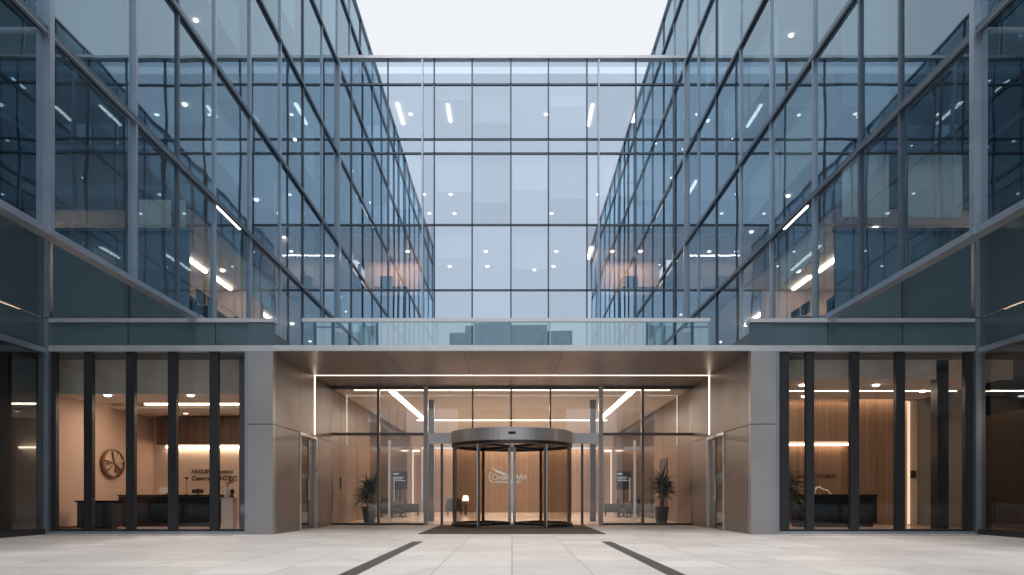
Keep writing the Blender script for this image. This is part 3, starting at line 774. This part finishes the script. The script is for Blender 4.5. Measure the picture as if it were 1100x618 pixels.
# white arched sculpture on right desk
sw=MB(); pts=[]
for i in range(13):
    f=i/12; pts.append(Vector((9.55+.42*f-.0,21.4,1.03+.26*math.sin(math.pi*(.15+.8*f))**1.3)))
pts=[Vector((9.5,21.4,1.03)),Vector((9.5,21.4,1.12)),Vector((9.55,21.4,1.24)),Vector((9.64,21.4,1.25)),Vector((9.74,21.4,1.18)),Vector((9.86,21.4,1.15)),Vector((9.96,21.4,1.08)),Vector((10.0,21.4,1.03))]
for a,b in zip(pts[:-1],pts[1:]): sw.tube(a,b,.035,.03,10)
tag(sw.build('desk_sculpture',M_white,None,smooth=True),'small white arched sculpture on the black desk in the right lobby','sculpture')

# wall emblem
ex,ey,ez=-12.58,21.43,2.0; sy=.60; sz=.445
E=thing('wall_emblem',(ex,ey,ez),'round bronze emblem with star rays and crescent rim on the left lobby wall','emblem')
def epoly(pts,x0,x1,name,m):
    """flat raised shape on the wall; local u runs along the wall (to the camera = left), v up"""
    n=len(pts); g=MB()
    for x in (x0,x1):
        for u,v in pts: g.v.append((x, ey+u*sy, ez+v*sz))
    g.f=[tuple(range(n)),tuple(range(2*n-1,n-1,-1))]+[(i,(i+1)%n,n+(i+1)%n,n+i) for i in range(n)]
    return g.build(name,m,E)
epoly([(math.cos(2*math.pi*i/40)*.9+.06,math.sin(2*math.pi*i/40)*.9+.03) for i in range(40)],ex,ex+.03,'disc',M_goldE)
# crescent rim: thick at the left/bottom
ring=MB(); n=48
for i in range(n):
    a=2*math.pi*i/n; ca,sa=math.cos(a),math.sin(a)
    th_=.06+.12*max(0,math.cos(a-R(200)))
    for x in (ex,ex+.09):
        for r in (1.0,1.0-th_): ring.v.append((x,ey+ca*r*sy,ez+sa*r*sz))
for i in range(n):
    p=i*4;q=((i+1)%n)*4
    ring.f += [(p,q,q+1,p+1),(p+2,p+3,q+3,q+2),(p,p+2,q+2,q),(p+1,q+1,q+3,p+3)]
ring.build('rim',M_bronzeE,E)
for ang,wd,m,ln in ((100,.07,M_bronzeE,.8),(55,.06,M_goldE,.8),(15,.09,M_goldE,.86),(-40,.09,M_bronzeE,.85),(212,.10,M_goldE,.85),(172,.06,M_bronzeE,.78),(190,.05,M_bronzeE,.75),(225,.05,M_bronzeE,.8)):
    a=R(ang); cx,cy=.1,.06; dx,dy=math.cos(a),math.sin(a)
    epoly([(cx-dy*.015,cy+dx*.015),(cx+dx*ln-dy*wd,cy+dy*ln+dx*wd),(cx+dx*ln+dy*wd,cy+dy*ln-dx*wd),(cx+dy*.015,cy-dx*.015)],ex+.032,ex+.07,'ray',m)
rg=MB()
for i in range(24):
    a=2*math.pi*i/24
    for x in (ex+.035,ex+.08):
        for r in (.22,.13): rg.v.append((x,ey+(.38+math.cos(a)*r)*sy,ez+(-.42+math.sin(a)*r)*sz))
for i in range(24):
    p=i*4;q=((i+1)%24)*4
    rg.f += [(p,q,q+1,p+1),(p+2,p+3,q+3,q+2),(p,p+2,q+2,q),(p+1,q+1,q+3,p+3)]
rg.build('small_ring',M_bronzeE,E)

# lettering
t=thing('wall_lettering',(-10.4,23.97,1.7),'two lines of bronze lettering on the beige wall behind the left lobby desk','sign')
text_mesh('HIXUINE Shonru',.21,M_letter,'letter_line',t,(-11.28,23.98,1.78),shear=.22,bold=.002,sx=.98)
text_mesh('Conrren THTRC',.23,M_letter,'letter_line',t,(-11.28,23.98,1.53),shear=.22,bold=.002,sx=.98)
t=thing('wall_lettering',(10.2,23.27,1.7),'thin line of dark capitals on the oak wall above the right lobby desk','sign')
text_mesh('HINION  CAIIION TEUMIED',.17,M_letter,'letter_line',t,(9.0,23.28,1.62),bold=.004,sx=1.0)
t=thing('wall_sign',(0,41.88,2.3),'white lit company lettering with swoosh on the oak wall seen through the revolving door','sign')
text_mesh('Cimaik SARA',.47,M_lett_lit,'letter_line',t,(-1.25,41.87,2.02),shear=.15,bold=.004,sx=.84,ext=.02)
text_mesh('CORRONE SHAREE',.2,M_lett_lit,'letter_line',t,(-1.15,41.87,1.80),bold=.004,ext=.02,sx=1.0)
swo=MB()
for o_ in (0,.14):
    pr=None
    for i in range(11):
        f=i/10; p=(-1.25+.95*f+o_, 2.78-o_*.9-.42*f**.6+.0); w_=.05*math.sin(math.pi*(.08+.9*f))
        if pr: swo.quad((pr[0],41.87,pr[1]-pr[2]),(p[0],41.87,p[1]-w_),(p[0],41.87,p[1]+w_),(pr[0],41.87,pr[1]+pr[2]))
        pr=(*p,w_)
for i in range(10):
    a0,a1=R(110+i*15),R(125+i*15); r=.34
    swo.quad(*[( -1.15+math.cos(a)*rr*.8,41.865,2.17+math.sin(a)*rr) for a,rr in ((a0,r),(a1,r),(a1,r-.06),(a0,r-.06))])
swo.build('swoosh',M_lett_lit,t)

# information totems in the hall
for s in (-1,1):
    x=s*5.25; t=thing('information_totem',(x,32,.015),f'dark board with white text lines standing on the {"left" if s<0 else "right"} side of the hall','sign','information boards in the hall')
    MB().box(x-.34,x+.34,32,32.08,1.3,2.15).build('board',M_charc,t,bevel=.01)
    MB().box(x-.3,x+.3,31.9,32.2,.015,.06).box(x-.03,x+.03,32.02,32.06,.06,1.3).build('base',M_charc,t)
    lines=[('WELCOME',.15,1.98),('HALL DESK',.12,1.80),('FLOOR 2-6',.12,1.64)]
    tx=MB()
    for k,(w_,h_,z) in enumerate(((.28,.07,2.0),(.5,.035,1.86),(.46,.035,1.78),(.54,.035,1.70))):
        x0=x-.3
        for q in range(int(w_/.06)): tx.box(x0+q*.06,x0+q*.06+.042,31.99,31.998,z,z+h_)
    tx.build('text_lines',M_screen,t)
# lounge chairs in the hall
def armchair(x,y,rz,label):
    t=thing('armchair',(x,y,.015),label,'armchair','dark armchairs in the hall'); t.rotation_euler.z=rz
    def P(nm,m,*a,**k): o=MB().box(*a).build(nm,m,None,**k); o.parent=t
    P('seat',M_charc,-.32,.32,-.32,.3,.22,.42,bevel=.03)
    P('backrest',M_charc,-.36,.36,.3,.42,.2,.86,bevel=.03)
    for sx in (-1,1):
        P('armrest',M_charc,sx*.33,sx*.42,-.32,.3,.2,.6,bevel=.02)
        for sy_ in (-.26,.34): P('leg',M_steeld,sx*.34-.02,sx*.34+.02,sy_-.02,sy_+.02,0,.2)
for x,y,rz,l in ((-5.3,30.3,R(60),'dark armchair by the left hall wall, nearer the glazing'),(-4.9,33.6,R(100),'dark armchair by the left hall wall, deeper inside'),
                 (5.2,30.6,R(-70),'dark armchair by the right hall wall, nearer the glazing'),(4.9,33.8,R(-100),'dark armchair by the right hall wall, deeper inside'),
                 (-3.0,35.5,R(180),'dark armchair left of the revolving door axis in front of the oak wall')):
    armchair(x,y,rz,l)
t=thing('floor_lamp',(-2.45,36,.015),'small glowing lamp on a dark side table deep in the hall','lamp')
MB().box(-2.75,-2.15,35.8,36.3,.5,.55).box(-2.5,-2.4,36.0,36.1,.015,.5).build('table',M_charc,t)
MB().lathe([(.16,0),(.12,.26)],(-2.45,36.05,.75),20).build('lamp_shade',M_ledi,t)
MB().tube((-2.45,36.05,.55),(-2.45,36.05,.8),.02).build('lamp_stem',M_charc,t)
# wall reader in right lobby
t=box('access_reader',M_charc,None,13.12,13.36,22.55,22.6,1.58,1.82,bevel=.01)
tag(t,'small black access reader on the lit reveal in the right lobby','access reader')

# building on the far side of the plaza, mirrored in the canopy glass
b=thing('far_building',(0,-62,0),'low dark glass building across the plaza, seen only as a reflection in the glass','building')
MB().box(-8.5,8.5,-76,-60,0,24).build('wall',M_conc,b)
MB().box(-6.5,5,-74,-61,24,25.2).build('roof',M_conc,b)
for k in range(9):
    MB().box(-8.4+k*2.08,-8.2+k*2.08,-59.99,-59.7,0,23.9).build('pilaster',M_dark,b)
for k in range(6):
    MB().box(-8.2,8.2,-59.98,-59.9,3.2+k*3.5,5.2+k*3.5).build('window_band',M_panel,b)
for x0,x1,y0,hh,l in ((-70,-22,-64,13,'long low concrete building across the plaza to the left'),(20,66,-66,15,'long low concrete building across the plaza to the right')):
    b=thing('far_building',((x0+x1)/2,y0,0),l+', seen only as a reflection','building')
    MB().box(x0,x1,y0-12,y0,0,hh).build('wall',M_conc,b)
    for k in range(3): MB().box(x0+1,x1-1,y0+.02,y0+.1,2+k*3.8,4.2+k*3.8).build('window_band',M_panel,b)

def lamp(loc, sx, sy, e, c=(1,.78,.58), rot=(0,0,0)):  # area lights added to brighten the interiors, separate from the modelled fixtures
    l=bpy.data.lights.new('interior_fill','AREA'); l.shape='RECTANGLE'; l.size=sx; l.size_y=sy; l.energy=e; l.color=c
    o=bpy.data.objects.new('interior_fill',l); col.objects.link(o); o.location=loc; o.rotation_euler=rot
for s in (-1,1):
    for y,e in ((19.2,90),(22.8,90),(27.5,90)):
        e*=2.2
        lamp((s*13.2,y,8.33),.12,2.6,e)
    lamp((s*6.0,34.4,13.12),2.6,.1,40,(1,.74,.58))
    lamp((s*9.6,20.2,3.72 if s<0 else 4.1),4.2,.12,110,(1,.76,.56))
for y in (28.0,36.5):
    lamp((0,y,SOF-.03),5.5,.12,520,(1,.83,.68))

# ------------------------------------------------------------------ world, sun, camera
SUN_EL,SUN_ROT=R(64),R(190)
wd=bpy.data.worlds.new('World'); sc.world=wd; wd.use_nodes=True
nt=wd.node_tree; nt.nodes.clear()
out=N(nt,'ShaderNodeOutputWorld'); bg=N(nt,'ShaderNodeBackground'); bg.inputs[1].default_value=.1
sky=N(nt,'ShaderNodeTexSky',sky_type='NISHITA'); sky.sun_disc=False; sky.sun_elevation=SUN_EL; sky.sun_rotation=SUN_ROT; sky.air_density=1.0; sky.dust_density=3.0
tc=N(nt,'ShaderNodeTexCoord'); sp=N(nt,'ShaderNodeSeparateXYZ'); nt.links.new(tc.outputs['Generated'],sp.inputs[0])
cr=N(nt,'ShaderNodeValToRGB'); e=cr.color_ramp.elements
e[0].position=0; e[0].color=(.80,.84,.90,1); e[1].position=1; e[1].color=(1,1,1,1)
x=e.new(.25); x.color=(.86,.885,.93,1); x=e.new(.62); x.color=(.88,.905,.945,1)
nt.links.new(sp.outputs[2],cr.inputs[0])
# overcast: brighter overhead
zz=N(nt,'ShaderNodeMapRange'); zz.inputs[1].default_value=.6; zz.inputs[2].default_value=1; zz.inputs[3].default_value=10.5; zz.inputs[4].default_value=34
nt.links.new(sp.outputs[2],zz.inputs[0])
cl=N(nt,'ShaderNodeTexNoise'); cl.inputs['Scale'].default_value=1.6; cl.inputs['Detail'].default_value=5
nt.links.new(tc.outputs['Generated'],cl.inputs['Vector'])
cm=math_node(nt,'ADD',math_node(nt,'MULTIPLY',math_node(nt,'SUBTRACT',cl.outputs['Fac'],.5),.10),1.0)
zs=math_node(nt,'MULTIPLY',zz.outputs[0],cm)
sv=N(nt,'ShaderNodeVectorMath',operation='SCALE'); nt.links.new(cr.outputs[0],sv.inputs[0]); nt.links.new(zs,sv.inputs['Scale'])
mix=N(nt,'ShaderNodeMix',data_type='RGBA'); mix.inputs[0].default_value=.93
nt.links.new(sky.outputs[0],mix.inputs[6]); nt.links.new(sv.outputs[0],mix.inputs[7])
nt.links.new(mix.outputs[2],bg.inputs[0]); nt.links.new(bg.outputs[0],out.inputs[0])

sl=bpy.data.lights.new('Sun','SUN'); sl.energy=2.3; sl.angle=R(40); sl.color=(1,.965,.93)
so=bpy.data.objects.new('Sun',sl); col.objects.link(so)
dv=Vector((math.sin(SUN_ROT)*math.cos(SUN_EL),math.cos(SUN_ROT)*math.cos(SUN_EL),math.sin(SUN_EL)))
so.rotation_euler=dv.to_track_quat('Z','Y').to_euler(); so.location=(0,-20,50)

cd=bpy.data.cameras.new('Camera'); cam=bpy.data.objects.new('Camera',cd); col.objects.link(cam)
cam.location=(0,0,.95); cam.rotation_euler=(R(90),0,0)
cd.sensor_width=36; cd.lens=36*F/1100; cd.shift_y=225/1100; cd.shift_x=0
cd.clip_start=.1; cd.clip_end=600
sc.camera=cam
sc.view_settings.view_transform='Standard'; sc.view_settings.look='None'; sc.view_settings.exposure=0; sc.view_settings.gamma=1
cy=sc.cycles
cy.use_denoising=True
cy.max_bounces=10; cy.glossy_bounces=5; cy.transparent_max_bounces=24; cy.diffuse_bounces=4
cy.sample_clamp_indirect=4; cy.caustics_reflective=False; cy.caustics_refractive=False
cy.use_light_tree=True
